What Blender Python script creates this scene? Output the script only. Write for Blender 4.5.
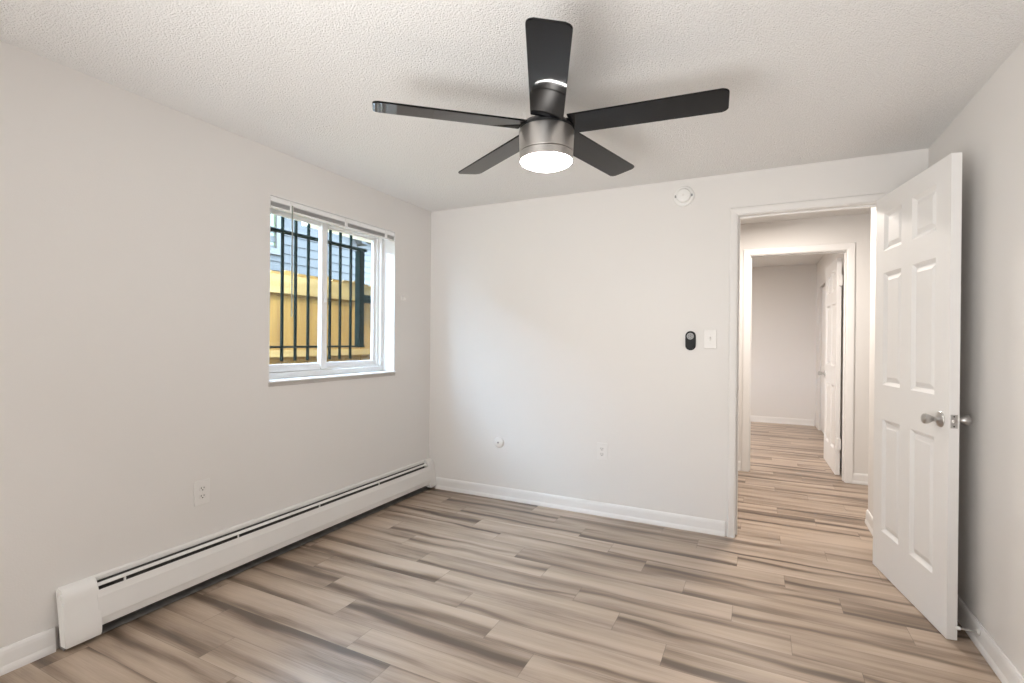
import bpy, bmesh, math
from mathutils import Vector, Matrix

for o in list(bpy.data.objects):
    bpy.data.objects.remove(o)
S = bpy.context.scene
COL = S.collection

# ------------------------------------------------------------------ camera
CAM_H = 1.256
cd = bpy.data.cameras.new('camera')
cam = bpy.data.objects.new('camera', cd)
COL.objects.link(cam)
cd.sensor_width = 36.0
cd.lens = 502.23 * 36.0 / 1024.0
cd.clip_start = 0.02
cd.clip_end = 200
_r = Vector((0.8970615, 0.4418204, 0.0086872))
_u = Vector((-0.0088197, -0.0017542, 0.9999596))
_f = Vector((-0.4418178, 0.8971018, -0.0023231))
cam.matrix_world = Matrix(((_r.x, _u.x, -_f.x, 0), (_r.y, _u.y, -_f.y, 0),
                           (_r.z, _u.z, -_f.z, CAM_H), (0, 0, 0, 1)))
S.camera = cam

# ------------------------------------------------------------------ exposure, world, sun, lamps
vs = S.view_settings
vs.view_transform = 'Standard'
vs.look = 'None'
vs.exposure = 0.08
vs.gamma = 1.0
vs.use_curve_mapping = False

FAN_LAMP = 72.0
FILL_W = 215.0
FILL2_W = 260.0
SKY = 30.0
SUN = 9.0
HALL_W = 35.0
FAR_W = 52.0

w = bpy.data.worlds.new('sky')
S.world = w
w.use_nodes = True
nt = w.node_tree
nt.nodes.clear()
_out = nt.nodes.new('ShaderNodeOutputWorld')
_bg = nt.nodes.new('ShaderNodeBackground')
_bg.inputs['Color'].default_value = (0.55, 0.75, 1.0, 1)
_bg.inputs['Strength'].default_value = SKY
nt.links.new(_bg.outputs[0], _out.inputs[0])

def lamp(name, kind, loc, power, color, rot=(0, 0, 0), size=0.3, size_y=None):
    d = bpy.data.lights.new(name, kind)
    d.energy = power
    d.color = color
    if kind == 'AREA':
        d.shape = 'RECTANGLE' if size_y else 'DISK'
        d.size = size
        if size_y:
            d.size_y = size_y
    elif kind == 'SUN':
        d.angle = 0.009
    else:
        d.shadow_soft_size = size
    o = bpy.data.objects.new(name, d)
    COL.objects.link(o)
    o.location = loc
    o.rotation_euler = rot
    return o

# fill spot added behind the camera, bounced off the ceiling to brighten the room
_fl = lamp('ceiling_fill', 'SPOT', (-0.75, -0.33, 0.90), FILL_W, (1.0, 0.995, 0.985), size=0.60)
_fl.data.spot_size = math.radians(118)
_fl.data.spot_blend = 1.0
_fl.rotation_euler = (Vector((-0.45, 1.75, 2.346)) - _fl.location).to_track_quat('-Z', 'Y').to_euler()
# second added fill, turned backwards onto the rear wall to lift the near walls
_f2 = lamp('rear_wall_fill', 'SPOT', (-1.55, 0.10, 1.05), FILL2_W, (1.0, 1.0, 0.995), size=0.35)
_f2.data.spot_size = math.radians(120)
_f2.data.spot_blend = 1.0
_f2.rotation_euler = (Vector((-1.60, -0.95, 0.95)) - _f2.location).to_track_quat('-Z', 'Y').to_euler()
_sun = lamp('sun', 'SUN', (0, 0, 8), SUN, (1.0, 0.93, 0.80))
_sun.rotation_euler = Vector((-0.36, 0.62, -0.70)).to_track_quat('-Z', 'Y').to_euler()
# ceiling lamp of the hall, out of the camera's sight
lamp('hall_lamp', 'AREA', (0.05, 4.45, 2.37), HALL_W, (1.0, 0.92, 0.84), size=0.32)
lamp('far_room_fill', 'AREA', (-1.1, 7.0, 2.41), FAR_W, (1.0, 0.93, 0.87), size=0.32)  # unseen source added to light the far room

# ------------------------------------------------------------------ dimensions
XL, YB, XR, H = -2.520, 3.536, 0.837, 2.346
YR = -0.95                     # rear wall, behind the camera
WY0, WY1, WZ0, WZ1 = 1.966, 3.070, 1.010, 2.082     # window opening
DX0, DX1, DZ = -0.129, 0.640, 2.072                 # bedroom doorway
YH = 3.650                     # hall side of that wall
YF = 5.400                     # hall's far wall
FX0, FX1, FZ = -0.080, 0.700, 2.095                 # second doorway
HALL_H, FAR_H = 2.41, 2.45
YEND = 8.850

# ------------------------------------------------------------------ materials
def new_mat(name):
    m = bpy.data.materials.new(name)
    m.use_nodes = True
    n = m.node_tree
    n.nodes.clear()
    out = n.nodes.new('ShaderNodeOutputMaterial')
    b = n.nodes.new('ShaderNodeBsdfPrincipled')
    n.links.new(b.outputs[0], out.inputs[0])
    return m, n, b, out

def N(n, t, **kw):
    x = n.nodes.new(t)
    for k, v in kw.items():
        setattr(x, k, v)
    return x

def mat(name, col, rough=0.5, metal=0.0, var=0.03, scale=6.0, bump=0.0, bscale=200.0, spec=None, aniso=None):
    """Principled with a little procedural tone variation and optional bump."""
    m, n, b, out = new_mat(name)
    tc = N(n, 'ShaderNodeTexCoord')
    nz = N(n, 'ShaderNodeTexNoise')
    nz.inputs['Scale'].default_value = scale
    nz.inputs['Detail'].default_value = 3
    n.links.new(tc.outputs['Object'], nz.inputs['Vector'])
    cr = N(n, 'ShaderNodeValToRGB')
    cr.color_ramp.elements[0].position = 0.3
    cr.color_ramp.elements[1].position = 0.7
    cr.color_ramp.elements[0].color = tuple(c * (1 - var) for c in col) + (1,)
    cr.color_ramp.elements[1].color = tuple(min(1, c * (1 + var)) for c in col) + (1,)
    n.links.new(nz.outputs['Fac'], cr.inputs['Fac'])
    n.links.new(cr.outputs[0], b.inputs['Base Color'])
    b.inputs['Roughness'].default_value = rough
    b.inputs['Metallic'].default_value = metal
    if spec is not None:
        b.inputs['Specular IOR Level'].default_value = spec
    if bump:
        n2 = N(n, 'ShaderNodeTexNoise')
        n2.inputs['Scale'].default_value = bscale
        n2.inputs['Detail'].default_value = 3
        n.links.new(tc.outputs['Object'], n2.inputs['Vector'])
        bp = N(n, 'ShaderNodeBump')
        bp.inputs['Strength'].default_value = bump
        bp.inputs['Distance'].default_value = 0.004
        n.links.new(n2.outputs['Fac'], bp.inputs['Height'])
        n.links.new(bp.outputs[0], b.inputs['Normal'])
    return m

def mat_ceiling():
    m, n, b, out = new_mat('textured_ceiling_paint')
    tc = N(n, 'ShaderNodeTexCoord')
    b.inputs['Base Color'].default_value = (0.875, 0.865, 0.85, 1)
    b.inputs['Roughness'].default_value = 0.9
    a = N(n, 'ShaderNodeTexNoise')
    a.inputs['Scale'].default_value = 120
    a.inputs['Detail'].default_value = 5
    a.inputs['Roughness'].default_value = 0.7
    v = N(n, 'ShaderNodeTexVoronoi')
    v.inputs['Scale'].default_value = 150
    n.links.new(tc.outputs['Object'], a.inputs['Vector'])
    n.links.new(tc.outputs['Object'], v.inputs['Vector'])
    s = N(n, 'ShaderNodeMath', operation='SUBTRACT')
    n.links.new(a.outputs['Fac'], s.inputs[0])
    mu = N(n, 'ShaderNodeMath', operation='MULTIPLY')
    n.links.new(v.outputs['Distance'], mu.inputs[0])
    mu.inputs[1].default_value = 0.6
    n.links.new(mu.outputs[0], s.inputs[1])
    bp = N(n, 'ShaderNodeBump')
    bp.inputs['Strength'].default_value = 0.75
    bp.inputs['Distance'].default_value = 0.009
    n.links.new(s.outputs[0], bp.inputs['Height'])
    n.links.new(bp.outputs[0], b.inputs['Normal'])
    return m

def mat_floor():
    """Vinyl planks, 0.155 wide and 0.93 long, each row shifted by a quarter of a plank."""
    m, n, b, out = new_mat('vinyl_plank_floor')
    L = n.links.new
    def math_(op, a, bb=None, c=None):
        x = N(n, 'ShaderNodeMath', operation=op)
        for i, v in enumerate((a, bb, c)):
            if v is None:
                continue
            if isinstance(v, (int, float)):
                x.inputs[i].default_value = v
            else:
                L(v, x.inputs[i])
        return x.outputs[0]
    tc = N(n, 'ShaderNodeTexCoord')
    sp = N(n, 'ShaderNodeSeparateXYZ')
    L(tc.outputs['Object'], sp.inputs[0])
    X, Y = sp.outputs['X'], sp.outputs['Y']
    PW, PL = 0.155, 0.93
    yr = math_('DIVIDE', math_('SUBTRACT', Y, 1.690), PW)
    row = math_('FLOOR', yr)
    fy = math_('FRACT', yr)
    xs = math_('DIVIDE', math_('ADD', math_('ADD', X, 0.80), math_('MULTIPLY', row, 0.2325)), PL)
    col = math_('FLOOR', xs)
    fx = math_('FRACT', xs)
    idv = N(n, 'ShaderNodeCombineXYZ')
    L(row, idv.inputs[0]); L(col, idv.inputs[1])
    wn = N(n, 'ShaderNodeTexWhiteNoise', noise_dimensions='2D')
    L(idv.outputs[0], wn.inputs['Vector'])
    rs = N(n, 'ShaderNodeSeparateColor')
    L(wn.outputs['Color'], rs.inputs[0])
    # streak coordinates: long along the plank, different on every plank
    def streak(sx, sy, off, scale, detail, dist, rough=0.5):
        cv = N(n, 'ShaderNodeCombineXYZ')
        L(math_('MULTIPLY_ADD', X, sx, math_('MULTIPLY', rs.outputs[0], 37.0 + off)), cv.inputs[0])
        L(math_('MULTIPLY_ADD', Y, sy, math_('MULTIPLY', rs.outputs[1], 53.0 + off)), cv.inputs[1])
        L(math_('MULTIPLY', rs.outputs[2], 19.0), cv.inputs[2])
        t = N(n, 'ShaderNodeTexNoise')
        t.inputs['Scale'].default_value = scale
        t.inputs['Detail'].default_value = detail
        t.inputs['Roughness'].default_value = rough
        t.inputs['Distortion'].default_value = dist
        L(cv.outputs[0], t.inputs['Vector'])
        return t.outputs['Fac']
    broad = streak(1.1, 11.0, 0.0, 1.0, 2.0, 0.25)
    mid = streak(2.4, 42.0, 7.0, 1.0, 3.0, 0.35, 0.6)
    fine = streak(7.0, 210.0, 13.0, 1.0, 3.0, 0.2, 0.6)
    t = math_('ADD', math_('MULTIPLY', broad, 1.15), math_('MULTIPLY', mid, 0.26))
    t = math_('ADD', t, math_('MULTIPLY', fine, 0.34))
    t = math_('ADD', t, math_('MULTIPLY', math_('SUBTRACT', rs.outputs[2], 0.5), 0.16))
    t = math_('SUBTRACT', t, 0.320)
    # one soft dark heart streak along most planks
    wob = streak(1.6, 0.0, 29.0, 1.0, 2.0, 0.0)
    wn2 = N(n, 'ShaderNodeTexWhiteNoise', noise_dimensions='3D')
    iv2 = N(n, 'ShaderNodeCombineXYZ')
    L(row, iv2.inputs[0]); L(col, iv2.inputs[1]); iv2.inputs[2].default_value = 5.0
    L(iv2.outputs[0], wn2.inputs['Vector'])
    r2 = N(n, 'ShaderNodeSeparateColor')
    L(wn2.outputs['Color'], r2.inputs[0])
    cen = math_('ADD', r2.outputs[0], math_('MULTIPLY', math_('SUBTRACT', wob, 0.5), 0.75))
    wid = math_('MULTIPLY_ADD', r2.outputs[1], 0.16, 0.07)
    dd = math_('DIVIDE', math_('ABSOLUTE', math_('SUBTRACT', fy, cen)), wid)
    pulse = math_('EXPONENT', math_('MULTIPLY', math_('MULTIPLY', dd, dd), -1.0))
    amp = math_('MULTIPLY_ADD', r2.outputs[2], 0.34, 0.12)
    t = math_('SUBTRACT', t, math_('MULTIPLY', pulse, amp))
    cr = N(n, 'ShaderNodeValToRGB')
    e = cr.color_ramp.elements
    e[0].position = 0.10; e[0].color = (0.122, 0.086, 0.063, 1)
    e[1].position = 0.80; e[1].color = (0.530, 0.418, 0.325, 1)
    k = e.new(0.32); k.color = (0.240, 0.174, 0.126, 1)
    k = e.new(0.52); k.color = (0.400, 0.305, 0.230, 1)
    L(t, cr.inputs['Fac'])
    # seams
    def edge(f, wid):
        d = math_('MINIMUM', f, math_('SUBTRACT', 1.0, f))
        return math_('LESS_THAN', d, wid)
    sm = math_('MAXIMUM', edge(fy, 0.0065), edge(fx, 0.0014))
    mx = N(n, 'ShaderNodeMix', data_type='RGBA')
    L(math_('MULTIPLY', sm, 0.45), mx.inputs['Factor'])
    L(cr.outputs[0], mx.inputs['A'])
    mx.inputs['B'].default_value = (0.07, 0.05, 0.04, 1)
    L(mx.outputs['Result'], b.inputs['Base Color'])
    L(math_('MULTIPLY_ADD', fine, 0.10, 0.27), b.inputs['Roughness'])
    b.inputs['Specular IOR Level'].default_value = 0.45
    bp = N(n, 'ShaderNodeBump')
    bp.inputs['Strength'].default_value = 0.25
    bp.inputs['Distance'].default_value = 0.0015
    L(math_('SUBTRACT', math_('MULTIPLY', fine, 0.5), sm), bp.inputs['Height'])
    L(bp.outputs[0], b.inputs['Normal'])
    return m

def mat_glass():
    m = bpy.data.materials.new('window_glass')
    m.use_nodes = True
    n = m.node_tree
    n.nodes.clear()
    out = N(n, 'ShaderNodeOutputMaterial')
    tr = N(n, 'ShaderNodeBsdfTransparent')
    tr.inputs[0].default_value = (0.95, 0.97, 0.965, 1)
    gl = N(n, 'ShaderNodeBsdfGlossy')
    gl.inputs['Roughness'].default_value = 0.02
    fr = N(n, 'ShaderNodeLayerWeight')
    fr.inputs['Blend'].default_value = 0.5
    pw = N(n, 'ShaderNodeMath', operation='POWER')
    n.links.new(fr.outputs['Facing'], pw.inputs[0])
    pw.inputs[1].default_value = 4.0
    ma = N(n, 'ShaderNodeMath', operation='MULTIPLY_ADD')
    n.links.new(pw.outputs[0], ma.inputs[0])
    ma.inputs[1].default_value = 0.5
    ma.inputs[2].default_value = 0.025
    mx = N(n, 'ShaderNodeMixShader')
    n.links.new(ma.outputs[0], mx.inputs[0])
    n.links.new(tr.outputs[0], mx.inputs[1])
    n.links.new(gl.outputs[0], mx.inputs[2])
    n.links.new(mx.outputs[0], out.inputs[0])
    return m

def mat_emit(name, col, strength):
    m = bpy.data.materials.new(name)
    m.use_nodes = True
    n = m.node_tree
    n.nodes.clear()
    out = N(n, 'ShaderNodeOutputMaterial')
    e = N(n, 'ShaderNodeEmission')
    e.inputs[0].default_value = col + (1,)
    e.inputs[1].default_value = strength
    n.links.new(e.outputs[0], out.inputs[0])
    return m

def mat_wood(name, dark, light, sx, sy, sz, rough=0.7):
    m, n, b, out = new_mat(name)
    tc = N(n, 'ShaderNodeTexCoord')
    mp = N(n, 'ShaderNodeMapping')
    mp.inputs['Scale'].default_value = (sx, sy, sz)
    nz = N(n, 'ShaderNodeTexNoise')
    nz.inputs['Scale'].default_value = 1.0
    nz.inputs['Detail'].default_value = 4
    nz.inputs['Distortion'].default_value = 0.4
    cr = N(n, 'ShaderNodeValToRGB')
    cr.color_ramp.elements[0].position = 0.3
    cr.color_ramp.elements[1].position = 0.65
    cr.color_ramp.elements[0].color = dark + (1,)
    cr.color_ramp.elements[1].color = light + (1,)
    n.links.new(tc.outputs['Object'], mp.inputs[0])
    n.links.new(mp.outputs[0], nz.inputs['Vector'])
    n.links.new(nz.outputs['Fac'], cr.inputs['Fac'])
    n.links.new(cr.outputs[0], b.inputs['Base Color'])
    b.inputs['Roughness'].default_value = rough
    return m

M = {}
M['wall'] = mat('warm_white_wall_paint', (0.775, 0.752, 0.728), 0.62, var=0.008, scale=1.5, bump=0.10, bscale=170)
M['ceiling'] = mat_ceiling()
M['floor'] = mat_floor()
M['trim'] = mat('white_semigloss_trim', (0.83, 0.815, 0.80), 0.38, var=0.006)
M['casing'] = mat('off_white_casing_paint', (0.785, 0.763, 0.74), 0.5, var=0.006)
M['door'] = mat('white_door_paint', (0.82, 0.805, 0.79), 0.55, var=0.006)
M['vinyl'] = mat('white_vinyl', (0.87, 0.87, 0.87), 0.40, var=0.005)
M['plate'] = mat('white_plastic_plate', (0.800, 0.780, 0.757), 0.4, var=0.004)
M['socket'] = mat('white_socket_face', (0.77, 0.748, 0.722), 0.4, var=0.004)
M['dark'] = mat('dark_slot', (0.03, 0.028, 0.026), 0.6)
M['heater'] = mat('white_enamel', (0.80, 0.785, 0.765), 0.40, var=0.008)
M['fins'] = mat('dusty_fins_dark_recess', (0.10, 0.095, 0.09), 0.6, metal=0.4, var=0.25, scale=60)
M['duct'] = mat('grey_galvanised_steel', (0.30, 0.29, 0.28), 0.55, metal=0.5, var=0.2, scale=20)
M['nickel'] = mat('brushed_nickel', (0.56, 0.54, 0.52), 0.42, metal=1.0, var=0.04, scale=3)
M['chrome'] = mat('satin_chrome', (0.52, 0.51, 0.50), 0.28, metal=1.0, var=0.02)
M['black_metal'] = mat('black_painted_metal', (0.012, 0.012, 0.013), 0.4)
M['blade'] = mat('gloss_black_blade', (0.005, 0.005, 0.006), 0.06, var=0.3, scale=30, spec=0.26)
M['dome'] = mat_emit('lit_white_diffuser', (1.0, 0.975, 0.945), FAN_LAMP)
M['glass'] = mat_glass()
M['blind'] = mat('shaded_blind_slat', (0.62, 0.615, 0.61), 0.5, var=0.01)  # slats greyed, the shade under the headrail is put into their colour
M['wand'] = mat('clear_grey_plastic', (0.30, 0.32, 0.28), 0.25)
M['black_plastic'] = mat('black_plastic', (0.006, 0.006, 0.007), 0.5, spec=0.25)
M['grey_button'] = mat('grey_rubber_button', (0.33, 0.33, 0.33), 0.5)
M['white_plastic'] = mat('white_plastic', (0.86, 0.85, 0.83), 0.4, var=0.005)
M['rubber'] = mat('white_rubber', (0.75, 0.74, 0.71), 0.7)
M['bars'] = mat('dark_green_iron', (0.003, 0.010, 0.008), 0.8, var=0.3, scale=25, spec=0.08)
M['picket'] = mat_wood('golden_fence_wood', (0.138, 0.068, 0.010), (0.205, 0.112, 0.020), 9, 14, 1.2)
M['rail'] = mat_wood('pale_fence_wood', (0.195, 0.120, 0.035), (0.25, 0.170, 0.062), 9, 1.5, 14)
M['ground'] = mat('dry_soil', (0.18, 0.135, 0.07), 0.9, var=0.35, scale=14, bump=0.5, bscale=40)
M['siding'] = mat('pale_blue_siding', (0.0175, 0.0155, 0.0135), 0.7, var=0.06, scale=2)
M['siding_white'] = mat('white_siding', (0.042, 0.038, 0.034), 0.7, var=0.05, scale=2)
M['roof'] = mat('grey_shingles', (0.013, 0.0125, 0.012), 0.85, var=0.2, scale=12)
M['apron'] = mat('grey_sill_strip', (0.50, 0.475, 0.445), 0.6)  # even grey for the strip under the sill
M['stucco'] = mat('exterior_stucco', (0.55, 0.53, 0.50), 0.9, var=0.05, scale=8, bump=0.3)
M['greenpane'] = mat('reflective_pane', (0.04, 0.05, 0.02), 0.25, var=0.4, scale=3)

# ------------------------------------------------------------------ mesh helpers
def box(bm, x0, x1, y0, y1, z0, z1, bev=0.0, seg=2, mtx=None):
    r = bmesh.ops.create_cube(bm, size=1.0)
    v = r['verts']
    for p in v:
        p.co = Vector((x0 if p.co.x < 0 else x1, y0 if p.co.y < 0 else y1, z0 if p.co.z < 0 else z1))
    if bev > 0:
        es = list({e for p in v for e in p.link_edges})
        r2 = bmesh.ops.bevel(bm, geom=es, offset=bev, segments=seg, affect='EDGES', profile=0.5)
        v = list({p for f in r2['faces'] for p in f.verts} | {p for p in v if p.is_valid})
    if mtx is not None:
        for p in v:
            p.co = mtx @ p.co
    return v

def prism(bm, pts, p0, p1, up=None):
    """Extrude a closed 2-D profile [(a, z)] from p0 to p1; a runs to the left of the direction of travel."""
    p0, p1 = Vector(p0), Vector(p1)
    d = (p1 - p0).normalized()
    left = Vector((-d.y, d.x, 0))
    rings = []
    for p in (p0, p1):
        rings.append([bm.verts.new(p + left * a + Vector((0, 0, z))) for a, z in pts])
    n = len(pts)
    for i in range(n):
        j = (i + 1) % n
        bm.faces.new((rings[0][i], rings[0][j], rings[1][j], rings[1][i]))
    bm.faces.new(list(reversed(rings[0])))
    bm.faces.new(rings[1])

def lathe(bm, prof, axis_o, axis_d, seg=32, cap=True):
    """Revolve [(r, t)] about the axis."""
    o, d = Vector(axis_o), Vector(axis_d).normalized()
    a = d.orthogonal().normalized()
    b = d.cross(a)
    rings = []
    for r, t in prof:
        if r < 1e-6:
            rings.append([bm.verts.new(o + d * t)])
        else:
            rings.append([bm.verts.new(o + d * t + (a * math.cos(2 * math.pi * i / seg) + b * math.sin(2 * math.pi * i / seg)) * r)
                          for i in range(seg)])
    for q0, q1 in zip(rings, rings[1:]):
        for i in range(seg):
            j = (i + 1) % seg
            if len(q0) == 1 and len(q1) == 1:
                continue
            if len(q0) == 1:
                bm.faces.new((q0[0], q1[i], q1[j]))
            elif len(q1) == 1:
                bm.faces.new((q0[i], q1[0], q0[j]))
            else:
                bm.faces.new((q0[i], q1[i], q1[j], q0[j]))
    if cap:
        for q in (rings[0], rings[-1]):
            if len(q) > 2:
                bm.faces.new(q)

def outline_solid(bm, pts, thick, mtx):
    """Closed 2-D outline in local XY, given thickness along local Z, moved by mtx."""
    lo = [bm.verts.new(mtx @ Vector((x, y, 0))) for x, y in pts]
    hi = [bm.verts.new(mtx @ Vector((x, y, thick))) for x, y in pts]
    n = len(pts)
    bm.faces.new(list(reversed(lo)))
    bm.faces.new(hi)
    for i in range(n):
        j = (i + 1) % n
        bm.faces.new((lo[i], lo[j], hi[j], hi[i]))

def obj(name, bm, material, parent=None, smooth=False, loc=None):
    bmesh.ops.recalc_face_normals(bm, faces=bm.faces[:])
    me = bpy.data.meshes.new(name)
    bm.to_mesh(me)
    bm.free()
    me.materials.append(M[material])
    if smooth:
        for p in me.polygons:
            p.use_smooth = True
        try:
            me.set_sharp_from_angle(angle=math.radians(35))
        except Exception:
            pass
    o = bpy.data.objects.new(name, me)
    COL.objects.link(o)
    if parent is not None:
        o.parent = parent
        # children are built in world space; keep them there
        q = parent
        off = Vector((0, 0, 0))
        while q is not None:
            off = off + q.location
            q = q.parent
        me.transform(Matrix.Translation(-off))
    elif loc is not None:
        me.transform(Matrix.Translation(-Vector(loc)))
        o.location = loc
    return o

def tag(o, label, cat, group=None, kind=None):
    o['label'] = label
    o['category'] = cat
    if group:
        o['group'] = group
    if kind:
        o['kind'] = kind
    return o

def empty(name, loc, label, cat, group=None, kind=None):
    o = bpy.data.objects.new(name, None)
    o.empty_display_size = 0.05
    COL.objects.link(o)
    o.location = loc
    return tag(o, label, cat, group, kind)

def B():
    return bmesh.new()

def struct(name, bm, material, label, cat, smooth=False):
    return tag(obj(name, bm, material, smooth=smooth), label, cat, kind='structure')

# ------------------------------------------------------------------ shell
b = B(); box(b, -4.2, 4.2, YR - 0.3, YEND + 0.3, -0.12, 0)
struct('floor', b, 'floor', 'grey brown vinyl plank floor running through room and hall', 'floor')
b = B(); box(b, XL - 0.22, XR + 0.2, YR - 0.2, YH, H, H + 0.25)
struct('ceiling', b, 'ceiling', 'white textured ceiling above the black fan', 'ceiling')
b = B(); box(b, -4.2, 4.2, YH, YF + 0.06, HALL_H, HALL_H + 0.25)
struct('ceiling_hall', b, 'ceiling', 'bright white hall ceiling seen through the near doorway', 'ceiling')
b = B(); box(b, -4.2, 4.2, YF + 0.06, YEND + 0.2, FAR_H, FAR_H + 0.25)
struct('ceiling_far', b, 'ceiling', 'shaded ceiling of the far room beyond the hall', 'ceiling')

TW = 0.22
b = B()
box(b, XL - TW, XL, YR - 0.2, WY0, 0, H + 0.1)
box(b, XL - TW, XL, WY1, YH, 0, H + 0.1)
box(b, XL - TW, XL, WY0, WY1, 0, WZ0 - 0.030)
box(b, XL - TW, XL, WY0, WY1, WZ1, H + 0.1)
struct('wall_left', b, 'wall', 'warm white wall with the window above the baseboard heater', 'wall')

b = B()
box(b, XL, DX0 - 0.02, YB, YH, 0, H + 0.2)
box(b, DX1 + 0.02, XR + 0.15, YB, YH, 0, H + 0.2)
box(b, DX0 - 0.02, DX1 + 0.02, YB, YH, DZ + 0.02, H + 0.2)
struct('wall_back', b, 'wall', 'white wall with remote, switch and doorway to the hall', 'wall')
b = B(); box(b, XR, XR + 0.15, YR - 0.2, YB, 0, H + 0.1)
struct('wall_right', b, 'wall', 'white wall behind the open bedroom door', 'wall')
b = B(); box(b, XL, XR, YR - 0.15, YR, 0, H + 0.1)
struct('wall_rear', b, 'wall', 'plain white wall behind the camera', 'wall')

# hall
SX, SY = 0.692, 4.255
b = B()
box(b, SX, XR + 0.15, YH, SY, 0, HALL_H)
struct('wall_hall_stub', b, 'wall', 'short bright hall wall beside the bedroom door hinge edge', 'wall')
b = B()
box(b, XR + 0.15, 2.6, SY - 0.12, SY, 0, HALL_H)
box(b, 2.5, 2.6, SY, YF, 0, HALL_H)
struct('wall_hall_right', b, 'wall', 'hall wall round the corner past the short stub', 'wall')
b = B(); box(b, -2.2, -2.1, YH, YF, 0, HALL_H)
struct('wall_hall_left', b, 'wall', 'hall end wall hidden left of the doorway', 'wall')
b = B()
box(b, -2.2, FX0 - 0.02, YF, YF + 0.115, 0, FAR_H)
box(b, FX1 + 0.02, 2.6, YF, YF + 0.115, 0, FAR_H)
box(b, FX0 - 0.02, FX1 + 0.02, YF, YF + 0.115, FZ + 0.02, FAR_H)
struct('wall_hall_far', b, 'wall', 'cream hall wall framing the second doorway', 'wall')

# far room
CY0, CY1 = 7.35, 8.45          # closet door in its right wall
FRX = 0.770
b = B()
box(b, FRX, FRX + 0.12, YF + 0.115, CY0, 0, FAR_H)
box(b, FRX, FRX + 0.12, CY1, YEND, 0, FAR_H)
box(b, FRX, FRX + 0.12, CY0, CY1, 2.06, FAR_H)
box(b, FRX + 0.12, FRX + 0.18, CY0 - 0.1, CY1 + 0.1, 0, FAR_H)
struct('wall_far_right', b, 'wall', 'wall with the closet behind the far open door', 'wall')
b = B(); box(b, -2.9, FRX + 0.12, YEND, YEND + 0.12, 0, FAR_H)
struct('wall_far_end', b, 'wall', 'plain grey white end wall seen through both doorways', 'wall')
b = B(); box(b, -2.9, -2.8, YF + 0.115, YEND, 0, FAR_H)
struct('wall_far_left', b, 'wall', 'far room side wall hidden left of both doorways', 'wall')

# ------------------------------------------------------------------ trims
BB = [(0, 0), (0, 0.094), (-0.006, 0.094), (-0.010, 0.084), (-0.0115, 0.072), (-0.0125, 0.030),
      (-0.016, 0.020), (-0.018, 0.010), (-0.018, 0.0)]
def baseboard(name, segs, label):
    b = B()
    for p0, p1 in segs:
        prism(b, BB, (p0[0], p0[1], 0), (p1[0], p1[1], 0))
    struct(name, b, 'trim', label, 'baseboard')
# the room lies to the right of the direction of travel
baseboard('baseboard_left', [((XL, YR + 0.02), (XL, 0.995))], 'white baseboard running up to the near end of the heater')
baseboard('baseboard_back', [((XL + 0.078, YB), (DX0 - 0.062, YB))], 'white baseboard below the round cable plate')
baseboard('baseboard_right', [((XR, YB - 0.02), (XR, YR + 0.02))], 'white baseboard behind the open bedroom door')
baseboard('baseboard_hall_stub', [((SX, SY), (SX, YH + 0.02))], 'short white baseboard on the hall stub wall')
baseboard('baseboard_hall_far', [((FX1 + 0.060, YF), (2.45, YF))], 'white baseboard right of the second doorway')
baseboard('baseboard_hall_left', [((-2.05, YF), (FX0 - 0.075, YF))], 'white baseboard left of the second doorway')
baseboard('baseboard_far_end', [((-2.75, YEND), (FRX - 0.02, YEND))], 'white baseboard on the end wall of the far room')
baseboard('baseboard_far_right', [((FRX, CY0 - 0.07), (FRX, YF + 0.14))], 'white baseboard behind the far open door')

CAS = [(0.0, 0.0), (0.0, 0.009), (0.008, 0.012), (0.040, 0.015), (0.052, 0.015), (0.058, 0.010), (0.058, 0.0)]
def casing(bm, x0, x1, ztop, yface, sgn, wl=0.058):
    """Mitred door casing round an opening, standing off the wall by sgn."""
    k = wl / 0.058
    path = [((x0, 0.0), (-1, 0)), ((x0, ztop), (-1, 1)), ((x1, ztop), (1, 1)), ((x1, 0.0), (1, 0))]
    rings = []
    for (x, z), (dx, dz) in path:
        rings.append([bm.verts.new((x + dx * a * k, yface + sgn * t, z + dz * a * k)) for a, t in CAS])
    n = len(CAS)
    for r0, r1 in zip(rings, rings[1:]):
        for i in range(n):
            j = (i + 1) % n
            bm.faces.new((r0[i], r0[j], r1[j], r1[i]))
    bm.faces.new(rings[0])
    bm.faces.new(list(reversed(rings[-1])))

def door_frame(name, x0, x1, zt, ya, yb, label, wl, paint='trim'):
    e = empty(name, ((x0 + x1) / 2, (ya + yb) / 2, 0), label, 'door frame', kind='structure')
    b = B()
    box(b, x0 - 0.019, x0, ya - 0.001, yb + 0.001, 0, zt)
    box(b, x1, x1 + 0.019, ya - 0.001, yb + 0.001, 0, zt)
    box(b, x0 - 0.019, x1 + 0.019, ya - 0.001, yb + 0.001, zt, zt + 0.019)
    obj('jamb', b, 'trim', e)
    b = B()
    s0, s1 = (ya + 0.05, ya + 0.085)
    box(b, x0, x0 + 0.010, s0, s1, 0, zt - 0.010, 0.002)
    box(b, x1 - 0.010, x1, s0, s1, 0, zt - 0.010, 0.002)
    box(b, x0, x1, s0, s1, zt - 0.010, zt, 0.002)
    obj('stop_strip', b, 'trim', e)
    b = B(); casing(b, x0 - 0.004, x1 + 0.004, zt + 0.004, ya, -1, wl)
    obj('casing', b, paint, e)
    b = B(); casing(b, x0 - 0.004, x1 + 0.004, zt + 0.004, yb, 1, wl)
    obj('casing', b, 'trim', e)
    return e

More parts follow.
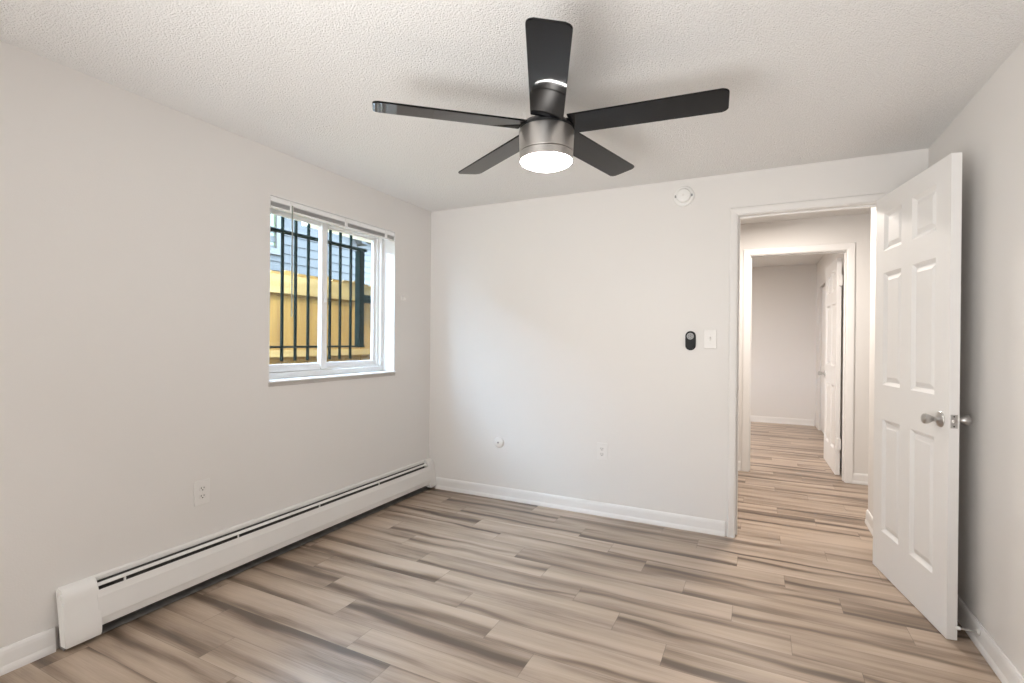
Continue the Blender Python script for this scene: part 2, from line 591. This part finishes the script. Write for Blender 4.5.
fr1 = door_frame('trim_1', DX0, DX1, DZ, YB, YH, 'white casing round the near doorway into the hall', 0.044, 'casing')
b = B(); box(b, DX0 - 0.0005, DX0 + 0.0015, YB + 0.012, YB + 0.040, 0.90, 0.96, 0.0006)
obj('strike_plate', b, 'chrome', fr1)
fr2 = door_frame('trim_2', FX0, FX1, FZ, YF, YF + 0.115, 'bright white casing round the second doorway past the hall', 0.062)

# ------------------------------------------------------------------ six panel doors
def door_slab(bm, W, z0, z1, T, mtx, ucuts, zcuts, panels):
    """Slab from u=0 (free edge) to u=W (hinge edge), face at v=0 and v=-T, panels pressed into both faces."""
    us = [0] + ucuts + [W]
    zs = [z0] + zcuts + [z1]
    fr = {}
    pf = []
    for side, v in ((0, 0.0), (1, -T)):
        g = [[bm.verts.new((u, v, z)) for z in zs] for u in us]
        fr[side] = g
        for i in range(len(us) - 1):
            for j in range(len(zs) - 1):
                q = [g[i][j], g[i + 1][j], g[i + 1][j + 1], g[i][j + 1]]
                if side:
                    q.reverse()
                f = bm.faces.new(q)
                if (i, j) in panels:
                    pf.append(f)
    a, c = fr[0], fr[1]
    nu, nz = len(us), len(zs)
    for i in range(nu - 1):
        for j in (0, nz - 1):
            bm.faces.new((a[i][j], a[i + 1][j], c[i + 1][j], c[i][j]))
    for j in range(nz - 1):
        for i in (0, nu - 1):
            bm.faces.new((a[i][j], a[i][j + 1], c[i][j + 1], c[i][j]))
    bmesh.ops.recalc_face_normals(bm, faces=bm.faces[:])
    for th, dp in ((0.004, -0.003), (0.014, -0.011), (0.004, 0.0), (0.022, 0.009)):
        bmesh.ops.inset_individual(bm, faces=pf, thickness=th, depth=dp, use_even_offset=True)
    for v in bm.verts:
        v.co = mtx @ v.co

def knob_set(parent, mtx, u, z, T, both=True):
    def W(p):
        return mtx @ Vector(p)
    nrm = (mtx.to_3x3() @ Vector((0, 1, 0))).normalized()
    for sgn, v0 in ((1, 0.0), (-1, -T)) if both else ((1, 0.0),):
        b = B()
        lathe(b, [(0.0, 0.0), (0.034, 0.0), (0.0345, 0.003), (0.031, 0.008), (0.018, 0.013), (0.0115, 0.019), (0.0105, 0.026),
                  (0.0125, 0.032), (0.018, 0.040), (0.0215, 0.048), (0.0230, 0.055), (0.0220, 0.062), (0.018, 0.066),
                  (0.010, 0.0685), (0.0, 0.069)], W((u, v0, z)), nrm * sgn, 28)
        obj('knob', b, 'chrome', parent, smooth=True)
    b = B()
    vm = -T / 2
    box(b, -0.0012, 0.004, vm - 0.0125, vm + 0.0125, z - 0.029, z + 0.029, 0.0008, mtx=mtx)
    lp = obj('latch_plate', b, 'chrome', parent)
    b = B()
    box(b, -0.010, 0.002, vm - 0.007, vm + 0.007, z - 0.008, z + 0.008, 0.002, mtx=mtx)
    obj('latch_bolt', b, 'nickel', lp)
    for dz in (-0.021, 0.021):
        b = B()
        lathe(b, [(0, 0), (0.0032, 0), (0.0028, 0.0008), (0, 0.001)], W((-0.0012, vm, z + dz)), mtx.to_3x3() @ Vector((-1, 0, 0)), 12)
        obj('screw', b, 'dark', lp)

def frame_uvz(A, Bp):
    """u from free edge A to hinge edge Bp, v = face normal (towards the opener), z up."""
    A, Bp = Vector((A[0], A[1], 0)), Vector((Bp[0], Bp[1], 0))
    d = (Bp - A).normalized()
    n = Vector((-d.y, d.x, 0))
    return Matrix(((d.x, n.x, 0, A.x), (d.y, n.y, 0, A.y), (0, 0, 1, 0), (0, 0, 0, 1)))

def six_panel(name, A, Bp, W, T, label, hinge_face=None, parentloc=None):
    mt = frame_uvz(A, Bp)
    b = B()
    door_slab(b, W, 0.004, 2.066, T, mt, [0.117, 0.338, 0.447, W - 0.105],
              [0.230, 0.842, 1.030, 1.643, 1.762, 1.970],
              {(1, 1), (3, 1), (1, 3), (3, 3), (1, 5), (3, 5)})
    e = tag(obj(name, b, 'door', loc=(A[0], A[1], 0)), label, 'door', kind='structure')
    knob_set(e, mt, 0.064, 0.928, T)
    return e, mt

DT = 0.0375
door1, m1 = six_panel('door_1', (0.724, 2.731), (0.592, 3.463), 0.757, DT,
                      'near white six panel bedroom door standing open with chrome knob')
for hz in (0.25, 1.05, 1.85):
    b = B()
    lathe(b, [(0, 0), (0.006, 0), (0.006, 0.09), (0, 0.09)], m1 @ Vector((0.765, -DT - 0.004, hz)), (0, 0, 1), 12)
    box(b, 0.757, 0.766, -DT - 0.003, -0.004, hz, hz + 0.09, mtx=m1)
    obj('hinge', b, 'trim', door1)

# far door: hinged at the right casing of the second doorway, swung into the far room
dF, dH = (0.676, 6.410), (0.694, 5.640)
door2, m2 = six_panel('door_2', dF, dH, 0.760, DT, 'distant white six panel door open into the far room')
for hz in (0.25, 1.80):
    b = B()
    lathe(b, [(0, 0), (0.007, 0), (0.007, 0.10), (0, 0.10)], m2 @ Vector((0.772, -DT * 0.3, hz)), (0, 0, 1), 12)
    box(b, 0.755, 0.80, -DT * 0.62, 0.002, hz, hz + 0.10, mtx=m2)
    obj('hinge', b, 'trim', door2)

# closet door in the far room's right wall
b = B()
box(b, FRX + 0.028, FRX + 0.062, CY0 + 0.030, CY1 - 0.020, 0.015, 2.040, 0.002)
for k in range(2):
    y0 = CY0 + 0.10 + k * 0.48
    for z0, z1 in ((0.22, 0.95), (1.08, 1.90)):
        box(b, FRX + 0.024, FRX + 0.032, y0, y0 + 0.36, z0, z1, 0.003)
door3 = tag(obj('door_3', b, 'casing', loc=(FRX + 0.045, CY0, 0)), 'flat white closet door partly hidden behind the distant open door', 'door', kind='structure')
b = B(); lathe(b, [(0, 0), (0.008, 0), (0.008, 0.012), (0.016, 0.022), (0.012, 0.03), (0, 0.032)], (FRX + 0.028, CY0 + 0.08, 0.95), (-1, 0, 0), 16)
obj('knob', b, 'chrome', door3, smooth=True)

# ------------------------------------------------------------------ window
FXI = XL - 0.105               # inner face of the vinyl frame
win = empty('window_1', (XL - 0.14, (WY0 + WY1) / 2, WZ0), 'white sliding window recessed in the left wall', 'window', kind='structure')
def frame_ring(bm, x0, x1, y0, y1, z0, z1, wl, wr, wb, wt, bev=0.003):
    box(bm, x0, x1, y0, y0 + wl, z0, z1, bev)
    box(bm, x0, x1, y1 - wr, y1, z0, z1, bev)
    box(bm, x0, x1, y0 + wl - 0.001, y1 - wr + 0.001, z0, z0 + wb, bev)
    box(bm, x0, x1, y0 + wl - 0.001, y1 - wr + 0.001, z1 - wt, z1, bev)
b = B()
frame_ring(b, FXI - 0.07, FXI, WY0, WY1, WZ0, WZ1, 0.045, 0.036, 0.038, 0.046)
frame_ring(b, FXI - 0.06, FXI - 0.022, WY0 + 0.04, WY1 - 0.032, WZ0 + 0.032, WZ1 - 0.042, 0.020, 0.022, 0.018, 0.014, 0.002)
obj('outer_frame', b, 'vinyl', win)
# room side sash (left) and outside sash (right)
b = B()
frame_ring(b, FXI - 0.034, FXI - 0.006, WY0 + 0.048, 2.490, WZ0 + 0.040, WZ1 - 0.048, 0.030, 0.044, 0.046, 0.026)
sa = obj('sash', b, 'vinyl', win)
b = B(); box(b, FXI - 0.022, FXI - 0.018, WY0 + 0.075, 2.450, WZ0 + 0.083, WZ1 - 0.070)
obj('pane', b, 'glass', sa)
b = B(); box(b, FXI - 0.010, FXI + 0.008, 2.440, 2.488, WZ0 + 0.045, WZ1 - 0.052, 0.003)
obj('meeting_stile', b, 'vinyl', sa)
b = B(); box(b, FXI + 0.006, FXI + 0.016, 2.462, 2.482, 1.50, 1.56, 0.003)
obj('latch', b, 'vinyl', sa)
b = B()
frame_ring(b, FXI - 0.064, FXI - 0.038, 2.478, WY1 - 0.045, WZ0 + 0.040, WZ1 - 0.048, 0.050, 0.034, 0.046, 0.020)
sb = obj('sash', b, 'vinyl', win)
b = B(); box(b, FXI - 0.053, FXI - 0.049, 2.52, WY1 - 0.074, WZ0 + 0.083, WZ1 - 0.064)
obj('pane', b, 'glass', sb)
# stool board and white reveals
b = B()
box(b, XL - 0.11, XL + 0.018, WY0 - 0.004, WY1 + 0.004, WZ0 - 0.010, WZ0, 0.003)
obj('sill', b, 'trim', win)
b = B(); box(b, XL - 0.02, XL + 0.008, WY0 - 0.002, WY1 + 0.002, WZ0 - 0.032, WZ0 - 0.010, 0.002)
ap = obj('apron', b, 'apron', win)
ap['label'] = 'grey strip under the white sill'
b = B()
box(b, XL - 0.11, XL - 0.001, WY1 - 0.004, WY1 + 0.001, WZ0, WZ1)
box(b, XL - 0.11, XL - 0.001, WY0 - 0.001, WY0 + 0.004, WZ0, WZ1)
box(b, XL - 0.11, XL - 0.001, WY0, WY1, WZ1 - 0.004, WZ1 + 0.001)
obj('reveal', b, 'vinyl', win)

# raised mini blind under the head of the opening
bl = empty('window_blind', (XL - 0.03, (WY0 + WY1) / 2, WZ1), 'white mini blind drawn fully up at the top of the window', 'blind')
b = B(); box(b, XL - 0.030, XL - 0.002, WY0 + 0.006, WY1 - 0.006, WZ1 - 0.036, WZ1 - 0.006, 0.003)
obj('headrail', b, 'vinyl', bl)
b = B()
for k in range(7):
    z = WZ1 - 0.038 - k * 0.0032
    box(b, XL - 0.031, XL - 0.007, WY0 + 0.010, WY1 - 0.010, z - 0.0011, z)
sl = obj('slat', b, 'blind', bl)
b = B(); box(b, XL - 0.032, XL - 0.004, WY0 + 0.009, WY1 - 0.009, WZ1 - 0.071, WZ1 - 0.061, 0.002)
obj('bottom_rail', b, 'vinyl', bl)
for y in (2.117, 2.560, 2.965):
    b = B(); box(b, XL - 0.006, XL + 0.001, y - 0.012, y + 0.012, WZ1 - 0.070, WZ1 - 0.008, 0.001)
    obj('clip', b, 'vinyl', bl)
b = B(); lathe(b, [(0, 0), (0.0042, 0), (0.0042, 0.66), (0.003, 0.665), (0, 0.665)], (XL + 0.004, 2.117, 1.385), (0, 0, 1), 8)
obj('wand', b, 'wand', bl, smooth=True)

# ------------------------------------------------------------------ outside the window
GZ = 1.00
b = B(); box(b, -16, XL - TW, -6, 22, GZ - 0.3, GZ)
struct('ground', b, 'ground', 'dry ground strip between the window and the wooden fence', 'ground')

BX = XL - 0.30
bars = empty('security_bars', (BX, 2.5, 1.11), 'dark green iron security bars fixed outside the window', 'window bars')
for y in (2.08, 2.188, 2.296, 2.402, 2.508, 2.610, 2.706, 2.805, 2.913):
    b = B(); box(b, BX - 0.008, BX + 0.008, y - 0.008, y + 0.008, 1.105, 2.14, 0.002)
    obj('bar', b, 'bars', bars)
b = B(); box(b, BX - 0.016, BX + 0.016, 1.94, 3.075, 1.948, 1.968, 0.002)
obj('top_rail', b, 'bars', bars)
b = B(); box(b, BX - 0.014, BX + 0.014, 1.94, 3.06, 1.192, 1.206, 0.002)
obj('bottom_rail', b, 'bars', bars)
for y in (1.95, 3.010):
    b = B(); box(b, BX - 0.026, BX + 0.026, y - 0.025, y + 0.025, 1.19, 1.946, 0.003)
    po = obj('post', b, 'bars', bars)
    b = B()
    s = 1 if y > 2.5 else -1
    box(b, BX - 0.02, BX + 0.02, y if s > 0 else y - 0.16, y + 0.16 if s > 0 else y, 1.545, 1.605, 0.002)
    box(b, BX - 0.02, XL - TW + 0.004, y + s * 0.145 - 0.015, y + s * 0.145 + 0.015, 1.545, 1.605, 0.002)
    obj('wall_bracket', b, 'bars', po)

FXX = XL - 1.62
fence = empty('wooden_fence', (FXX, 4.2, GZ), 'golden board fence with a pale top rail outside the window', 'fence')
PWD = 0.145
for k in range(50):
    y0 = -2.11 + k * 0.152
    hgt = 1.905 + 0.012 * math.sin(k * 2.3)
    b = B()
    c = 0.03
    pts = [(y0, GZ - 0.02), (y0 + PWD, GZ - 0.02), (y0 + PWD, hgt - c), (y0 + PWD - c, hgt), (y0 + c, hgt), (y0, hgt - c)]
    mt = Matrix(((0, 0, 1, FXX), (1, 0, 0, 0), (0, 1, 0, 0), (0, 0, 0, 1)))
    outline_solid(b, pts, 0.018, mt)
    obj('picket', b, 'picket', fence)
b = B(); box(b, FXX + 0.018, FXX + 0.056, -2.2, 5.6, 1.685, 1.862, 0.003)
obj('top_rail', b, 'rail', fence)
b = B(); box(b, FXX + 0.018, FXX + 0.056, -2.2, 5.6, 1.075, 1.140, 0.003)
obj('bottom_rail', b, 'rail', fence)

HX = XL - 4.5
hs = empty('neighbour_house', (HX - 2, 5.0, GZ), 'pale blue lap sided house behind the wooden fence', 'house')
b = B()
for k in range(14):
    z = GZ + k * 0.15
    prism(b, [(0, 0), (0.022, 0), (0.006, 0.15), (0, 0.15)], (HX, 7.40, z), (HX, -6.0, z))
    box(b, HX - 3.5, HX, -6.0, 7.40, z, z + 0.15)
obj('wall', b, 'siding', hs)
b = B()
mt = Matrix(((0, 0, 1, HX - 3.5), (1, 0, 0, 0), (0, 1, 0, 0), (0, 0, 0, 1)))
outline_solid(b, [(-6.0, 3.10), (7.40, 3.10), (7.38, 3.16), (7.30, 3.32), (6.95, 3.75), (5.2, 4.1), (-6.0, 4.1)], 3.5, mt)
obj('gable', b, 'siding', hs)
b = B()
mt = Matrix(((0, 0, 1, HX - 3.6), (1, 0, 0, 0), (0, 1, 0, 0), (0, 0, 0, 1)))
outline_solid(b, [(7.39, 3.10), (7.57, 3.085), (7.57, 3.10), (7.46, 3.15), (7.37, 3.30), (7.02, 3.75), (5.25, 4.16), (-6.2, 4.16), (-6.2, 4.10), (5.2, 4.10), (6.95, 3.72), (7.30, 3.30)], 3.75, mt)
obj('eave', b, 'roof', hs)
wf = B()
frame_ring(wf, HX - 0.01, HX + 0.05, 4.90, 5.70, 2.60, 3.60, 0.10, 0.13, 0.10, 0.10)
box(wf, HX - 0.01, HX + 0.04, 4.9, 5.7, 2.97, 3.02)
hw = obj('window_frame', wf, 'siding_white', hs)
b = B(); box(b, HX, HX + 0.012, 4.98, 5.60, 2.68, 3.52)
obj('pane', b, 'greenpane', hw)

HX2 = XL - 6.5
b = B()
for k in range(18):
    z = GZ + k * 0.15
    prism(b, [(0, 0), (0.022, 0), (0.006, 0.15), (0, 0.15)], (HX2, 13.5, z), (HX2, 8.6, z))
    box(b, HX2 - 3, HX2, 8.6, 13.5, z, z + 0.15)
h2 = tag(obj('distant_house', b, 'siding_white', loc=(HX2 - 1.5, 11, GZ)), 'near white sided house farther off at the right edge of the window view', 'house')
b = B(); prism(b, [(0.25, 0), (-3.25, 0), (-1.5, 0.9)], (HX2, 13.8, GZ + 2.7), (HX2, 8.3, GZ + 2.7))
obj('gable_roof', b, 'roof', h2)

# ------------------------------------------------------------------ baseboard heater
HY0, HY1 = 0.985, YB - 0.004
ht = empty('baseboard_heater', (XL + 0.04, 2.2, 0), 'long white hot water baseboard heater under the window', 'heater')
def extr(name, pts, y0, y1, material, parent):
    """profile (distance from left wall, z)"""
    b = B()
    prism(b, [(-a, z) for a, z in pts], (XL, y0, 0), (XL, y1, 0))
    return obj(name, b, material, parent)
extr('back_panel', [(0, 0.222), (0.010, 0.222), (0.0115, 0.226), (0.0115, 0.240), (0.008, 0.246), (0, 0.246)], HY0 + 0.02, HY1 - 0.02, 'heater', ht)
extr('inner_wall', [(0, 0.014), (0.004, 0.014), (0.004, 0.2225), (0, 0.2225)], HY0 + 0.05, HY1 - 0.05, 'fins', ht)  # plate coloured dark to stand for the shade inside the heater slots
extr('damper', [(0.0245, 0.2160), (0.0260, 0.2190), (0.0430, 0.2115), (0.0415, 0.2085)], HY0 + 0.128, HY1 - 0.07, 'heater', ht)
extr('front_cover', [(0.054, 0.196), (0.057, 0.200), (0.064, 0.176), (0.0655, 0.172), (0.076, 0.088), (0.0745, 0.080), (0.072, 0.054), (0.060, 0.050),
                     (0.060, 0.053), (0.069, 0.056), (0.0715, 0.081), (0.073, 0.088), (0.0625, 0.171), (0.061, 0.176)], HY0 + 0.128, HY1 - 0.07, 'heater', ht)
fe = extr('fin_element', [(0.012, 0.075), (0.052, 0.075), (0.052, 0.150), (0.012, 0.150)], HY0 + 0.15, HY1 - 0.12, 'fins', ht)
b = B(); lathe(b, [(0, 0), (0.010, 0), (0.010, HY1 - HY0 - 0.06), (0, HY1 - HY0 - 0.06)], (XL + 0.032, HY0 + 0.03, 0.112), (0, 1, 0), 16)
obj('pipe', b, 'duct', fe, smooth=True)
extr('bottom_channel', [(0.004, 0.012), (0.050, 0.006), (0.052, 0.009), (0.004, 0.018)], HY0 + 0.05, HY1 - 0.05, 'duct', ht)
for y in (1.22, 1.75, 2.30, 2.85):
    b = B(); box(b, XL + 0.046, XL + 0.052, y - 0.004, y + 0.004, 0.194, 0.212, 0.001)
    obj('damper_clip', b, 'heater', ht)
CAP = [(0.044, 0.024), (0.084, 0.024), (0.0855, 0.028), (0.0845, 0.050), (0.079, 0.086), (0.0765, 0.094), (0.060, 0.190), (0.054, 0.214), (0.044, 0.233),
       (0.030, 0.245), (0.012, 0.249), (0.002, 0.240)]
def end_cap(y0, y1):
    # hollow shell: outer skin plus one closed end
    b = B()
    prism(b, [(-a, z) for a, z in CAP], (XL, y0, 0), (XL, y1, 0))
    es = [e for e in b.edges if abs(e.verts[0].co.y - e.verts[1].co.y) < 1e-6 and min(v.co.x for v in e.verts) > XL + 0.001]
    bmesh.ops.bevel(b, geom=es, offset=0.004, segments=2, affect='EDGES')
    obj('end_cap', b, 'heater', ht, smooth=True)
end_cap(HY0 + 0.012, HY0 + 0.136)
end_cap(HY1 - 0.085, HY1 - 0.003)
b = B(); box(b, XL + 0.004, XL + 0.050, HY0 + 0.022, HY0 + 0.027, 0.004, 0.150, 0.001)
obj('end_bracket', b, 'duct', ht)

# ------------------------------------------------------------------ wall plates
def plate_frame(c, nrm):
    n = Vector(nrm)
    r = Vector((0, 0, 1)).cross(n)
    return Matrix(((r.x, 0, n.x, c[0]), (r.y, 0, n.y, c[1]), (0, 1, n.z, c[2]), (0, 0, 0, 1)))

def rr(w_, h_, r, seg=6):
    pts = []
    for cx, cy, a0 in ((w_ / 2 - r, h_ / 2 - r, 0), (-w_ / 2 + r, h_ / 2 - r, 90), (-w_ / 2 + r, -h_ / 2 + r, 180), (w_ / 2 - r, -h_ / 2 + r, 270)):
        for i in range(seg + 1):
            a = math.radians(a0 + 90 * i / seg)
            pts.append((cx + r * math.cos(a), cy + r * math.sin(a)))
    return pts

def plate_mesh(mt, w_=0.077, h_=0.124, t=0.007):
    b = B()
    box(b, -w_ / 2, w_ / 2, -h_ / 2, h_ / 2, 0, t, 0.0028, 3, mtx=mt)
    return b

def outlet(c, nrm, label):
    mt = plate_frame(c, nrm)
    e = empty('wall_outlet', c, label, 'outlet', 'wall outlets')
    cp = obj('cover_plate', plate_mesh(mt), 'plate', e)
    for dz in (0.0195, -0.0195):
        b = B()
        pts = [(x, max(-0.0135, min(0.0135, y))) for x, y in [(0.0172 * math.cos(2 * math.pi * i / 32), 0.0172 * math.sin(2 * math.pi * i / 32)) for i in range(32)]]
        outline_solid(b, pts, 0.0022, mt @ Matrix.Translation((0, dz, 0.0066)))
        so = obj('socket', b, 'socket', e)
        b = B()
        box(b, -0.0085, -0.0055, -0.001, 0.0075, 0, 0.0003, mtx=mt @ Matrix.Translation((0, dz, 0.0088)))
        box(b, 0.0055, 0.0085, 0.0, 0.0072, 0, 0.0003, mtx=mt @ Matrix.Translation((0, dz, 0.0088)))
        outline_solid(b, [(0.003 * math.cos(a * 0.5236), -0.0068 + 0.003 * math.sin(a * 0.5236)) for a in range(12)], 0.0003, mt @ Matrix.Translation((0, dz, 0.0088)))
        obj('slot', b, 'dark', so)
    b = B(); lathe(b, [(0, 0), (0.0032, 0), (0.0026, 0.0012), (0, 0.0014)], mt @ Vector((0, 0, 0.0066)), nrm, 12)
    obj('screw', b, 'socket', e)
    return e
outlet((XL, 1.584, 0.476), (1, 0, 0), 'white duplex outlet on the window wall above the heater')
outlet((-1.009, YB, 0.461), (0, -1, 0), 'white duplex outlet low on the wall beside the doorway')

mt = plate_frame((-0.289, YB, 1.275), (0, -1, 0))
sw = empty('light_switch', (-0.289, YB, 1.275), 'white toggle light switch right of the black remote', 'light switch')
obj('cover_plate', plate_mesh(mt), 'plate', sw)
b = B(); box(b, -0.0055, 0.0055, -0.013, 0.013, 0.006, 0.008, 0.0006, mtx=mt)
obj('toggle_frame', b, 'socket', sw)
b = B(); box(b, -0.004, 0.004, -0.007, 0.007, 0, 0.013, 0.0015, mtx=mt @ Matrix.Translation((0, 0.004, 0.007)) @ Matrix.Rotation(-0.5, 4, 'X'))
obj('toggle', b, 'socket', sw)
for dz in (-0.030, 0.030):
    b = B(); lathe(b, [(0, 0), (0.003, 0), (0.0024, 0.001), (0, 0.0012)], mt @ Vector((0, dz, 0.0066)), (0, -1, 0), 12)
    obj('screw', b, 'socket', sw)

mt = plate_frame((-0.412, YB, 1.264), (0, -1, 0))
rm = empty('fan_remote', (-0.412, YB, 1.264), 'black pill shaped fan remote in its wall holder beside the switch', 'remote control')
b = B(); outline_solid(b, rr(0.066, 0.128, 0.0325, 10), 0.010, mt)
bmesh.ops.bevel(b, geom=[e for e in b.edges if len(e.link_faces) == 2 and min(len(f.verts) for f in e.link_faces) == 4 and max(len(f.verts) for f in e.link_faces) > 4], offset=0.002, segments=2, affect='EDGES')
obj('holder', b, 'black_plastic', rm)
b = B(); outline_solid(b, rr(0.054, 0.116, 0.0268, 10), 0.012, mt @ Matrix.Translation((0, 0.002, 0.009)))
bd = obj('body', b, 'black_plastic', rm)
b = B(); outline_solid(b, [(0.0225 * math.cos(i * math.pi / 16), 0.0225 * math.sin(i * math.pi / 16)) for i in range(32)], 0.0015, mt @ Matrix.Translation((0, 0.030, 0.0205)))
pad = obj('button_pad', b, 'grey_button', rm)
pad['label'] = 'round grey button pad'
b = B()
for i in range(6):
    a = math.radians(60 * i + 90)
    outline_solid(b, [(0.013 * math.cos(a) + 0.0024 * math.cos(k * 0.785), 0.013 * math.sin(a) + 0.0024 * math.sin(k * 0.785)) for k in range(8)], 0.0006, mt @ Matrix.Translation((0, 0.030, 0.022)))
outline_solid(b, [(0.0032 * math.cos(k * 0.785), 0.0032 * math.sin(k * 0.785)) for k in range(8)], 0.0006, mt @ Matrix.Translation((0, 0.030, 0.022)))
obj('button', b, 'black_plastic', pad)

c = (-1.849, YB, 0.445)
cp = empty('cable_plate', c, 'small round white cable outlet cover low on the wall near the corner', 'cable outlet')
b = B(); lathe(b, [(0, 0), (0.043, 0), (0.043, 0.003), (0.040, 0.008), (0.028, 0.013), (0.010, 0.015), (0, 0.015)], c, (0, -1, 0), 40)
obj('cover', b, 'plate', cp, smooth=True)
b = B(); lathe(b, [(0, 0.0145), (0.0075, 0.0145), (0.0075, 0.0175), (0.004, 0.018), (0, 0.018)], c, (0, -1, 0), 16)
obj('plug', b, 'grey_button', cp, smooth=True)

c = (-0.463, YB, 2.232)
sd = empty('smoke_detector', c, 'round white smoke detector high on the wall near the doorway', 'smoke detector')
b = B(); lathe(b, [(0, 0), (0.066, 0), (0.066, 0.010), (0.063, 0.014), (0.050, 0.016), (0.0, 0.016)], c, (0, -1, 0), 48)
obj('base', b, 'white_plastic', sd, smooth=True)
b = B(); lathe(b, [(0, 0.014), (0.047, 0.014), (0.046, 0.032), (0.042, 0.038), (0.030, 0.041), (0, 0.042)], c, (0, -1, 0), 48)
hd = obj('head', b, 'white_plastic', sd, smooth=True)
b = B(); lathe(b, [(0, 0.0415), (0.008, 0.0415), (0.007, 0.0435), (0, 0.0438)], c, (0, -1, 0), 20)
obj('test_button', b, 'plate', hd, smooth=True)
for s in (-1, 1):
    b = B(); box(b, c[0] + s * 0.052 - 0.005, c[0] + s * 0.052 + 0.005, YB - 0.024, YB - 0.014, c[2] - 0.008, c[2] + 0.008, 0.002)
    obj('clip', b, 'grey_button', hd)

c = (XL, 3.156, 1.578)
hk = empty('wall_hook', c, 'tiny white hook on the wall right of the window', 'hook')
b = B(); box(b, XL, XL + 0.005, c[1] - 0.017, c[1] + 0.017, c[2] - 0.015, c[2] + 0.015, 0.002)
obj('base', b, 'white_plastic', hk)
b = B(); lathe(b, [(0, 0.004), (0.009, 0.004), (0.010, 0.018), (0.014, 0.022), (0.014, 0.028), (0.010, 0.031), (0, 0.032)], c, (1, 0, 0), 18)
obj('peg', b, 'white_plastic', hk, smooth=True)

c = (XR - 0.0128, 2.712, 0.068)
ds = empty('door_stop', c, 'thin door stop on the baseboard behind the bedroom door', 'door stop')
b = B(); lathe(b, [(0, 0), (0.012, 0), (0.012, 0.004), (0.006, 0.008), (0, 0.008)], c, (-1, 0, 0), 20)
obj('base', b, 'rubber', ds, smooth=True)
b = B()
lathe(b, [(0, 0.006)] + [(0.0052 if i % 2 else 0.0038, 0.008 + i * 0.0018) for i in range(31)] + [(0, 0.064)], c, (-1, 0, 0), 14)
obj('spring', b, 'chrome', ds, smooth=True)
b = B(); lathe(b, [(0, 0.060), (0.0075, 0.061), (0.0075, 0.072), (0.004, 0.075), (0, 0.075)], c, (-1, 0, 0), 16)
obj('bumper', b, 'rubber', ds, smooth=True)

# ------------------------------------------------------------------ ceiling fan
FX, FY, FZB = -0.778, 1.878, 2.113
fan = empty('ceiling_fan', (FX, FY, H), 'five blade black ceiling fan with nickel housing and lit lamp', 'ceiling fan')
UP = (0, 0, 1)
b = B(); lathe(b, [(0, H), (0.066, H), (0.066, H - 0.028), (0.058, H - 0.044), (0.030, H - 0.050), (0, H - 0.050)], (FX, FY, 0), UP, 40)
obj('canopy', b, 'nickel', fan, smooth=True)
b = B(); lathe(b, [(0, 2.14), (0.024, 2.14), (0.024, H - 0.045), (0, H - 0.045)], (FX, FY, 0), UP, 24)
obj('downrod', b, 'nickel', fan, smooth=True)
b = B(); lathe(b, [(0, 2.100), (0.104, 2.098), (0.107, 2.102), (0.107, 2.112), (0.095, 2.128), (0.050, 2.145), (0, 2.145)], (FX, FY, 0), UP, 48)
obj('blade_hub', b, 'black_metal', fan, smooth=True)
b = B(); lathe(b, [(0, 2.012), (0.1070, 2.012), (0.1085, 2.014), (0.1110, 2.096), (0.1092, 2.1005), (0, 2.1005)], (FX, FY, 0), UP, 64)
obj('motor_housing', b, 'nickel', fan, smooth=True)
b = B(); lathe(b, [(0, 2.010), (0.1062, 2.010), (0.1078, 2.008), (0.1068, 1.982), (0.1045, 1.979), (0, 1.979)], (FX, FY, 0), UP, 64)
lr = obj('light_ring', b, 'nickel', fan, smooth=True)
b = B(); lathe(b, [(0.1045, 1.9805), (0.1040, 1.976), (0.094, 1.968), (0.073, 1.959), (0.046, 1.954), (0.018, 1.9525), (0, 1.952)], (FX, FY, 0), UP, 48, cap=False)
dm = obj('lamp_diffuser', b, 'dome', fan, smooth=True)
dm['label'] = 'glowing white round diffuser'
PITCH = math.radians(9.5)
def blade_mesh():
    b = B()
    L0, L1, w0, w1, r = 0.100, 0.677, 0.064, 0.066, 0.022
    pts = [(L0, -w0), ]
    for cx, cy, a0 in ((L1 - r, -w1 + r, -90), (L1 - r, w1 - r, 0)):
        for i in range(7):
            a = math.radians(a0 + 90 * i / 6)
            pts.append((cx + r * math.cos(a), cy + r * math.sin(a)))
    pts.append((L0, w0))
    outline_solid(b, pts, 0.007, Matrix.Identity(4))
    es = [e for e in b.edges if len({round(v.co.z, 5) for v in e.verts}) == 1]
    bmesh.ops.bevel(b, geom=es, offset=0.0018, segments=2, affect='EDGES')
    return b
PH = -67.14
for k in range(5):
    a = math.radians(PH + 72 * k)
    mt = Matrix.Translation((FX, FY, FZB)) @ Matrix.Rotation(a, 4, 'Z') @ Matrix.Rotation(-PITCH, 4, 'X')
    b = blade_mesh()
    bmesh.ops.transform(b, matrix=mt, verts=b.verts[:])
    bd = obj('blade', b, 'blade', fan, smooth=True)
    b = B()
    box(b, 0.085, 0.175, -0.034, 0.034, 0.0068, 0.0105, 0.0015, mtx=mt)
    obj('blade_bracket', b, 'black_metal', bd)
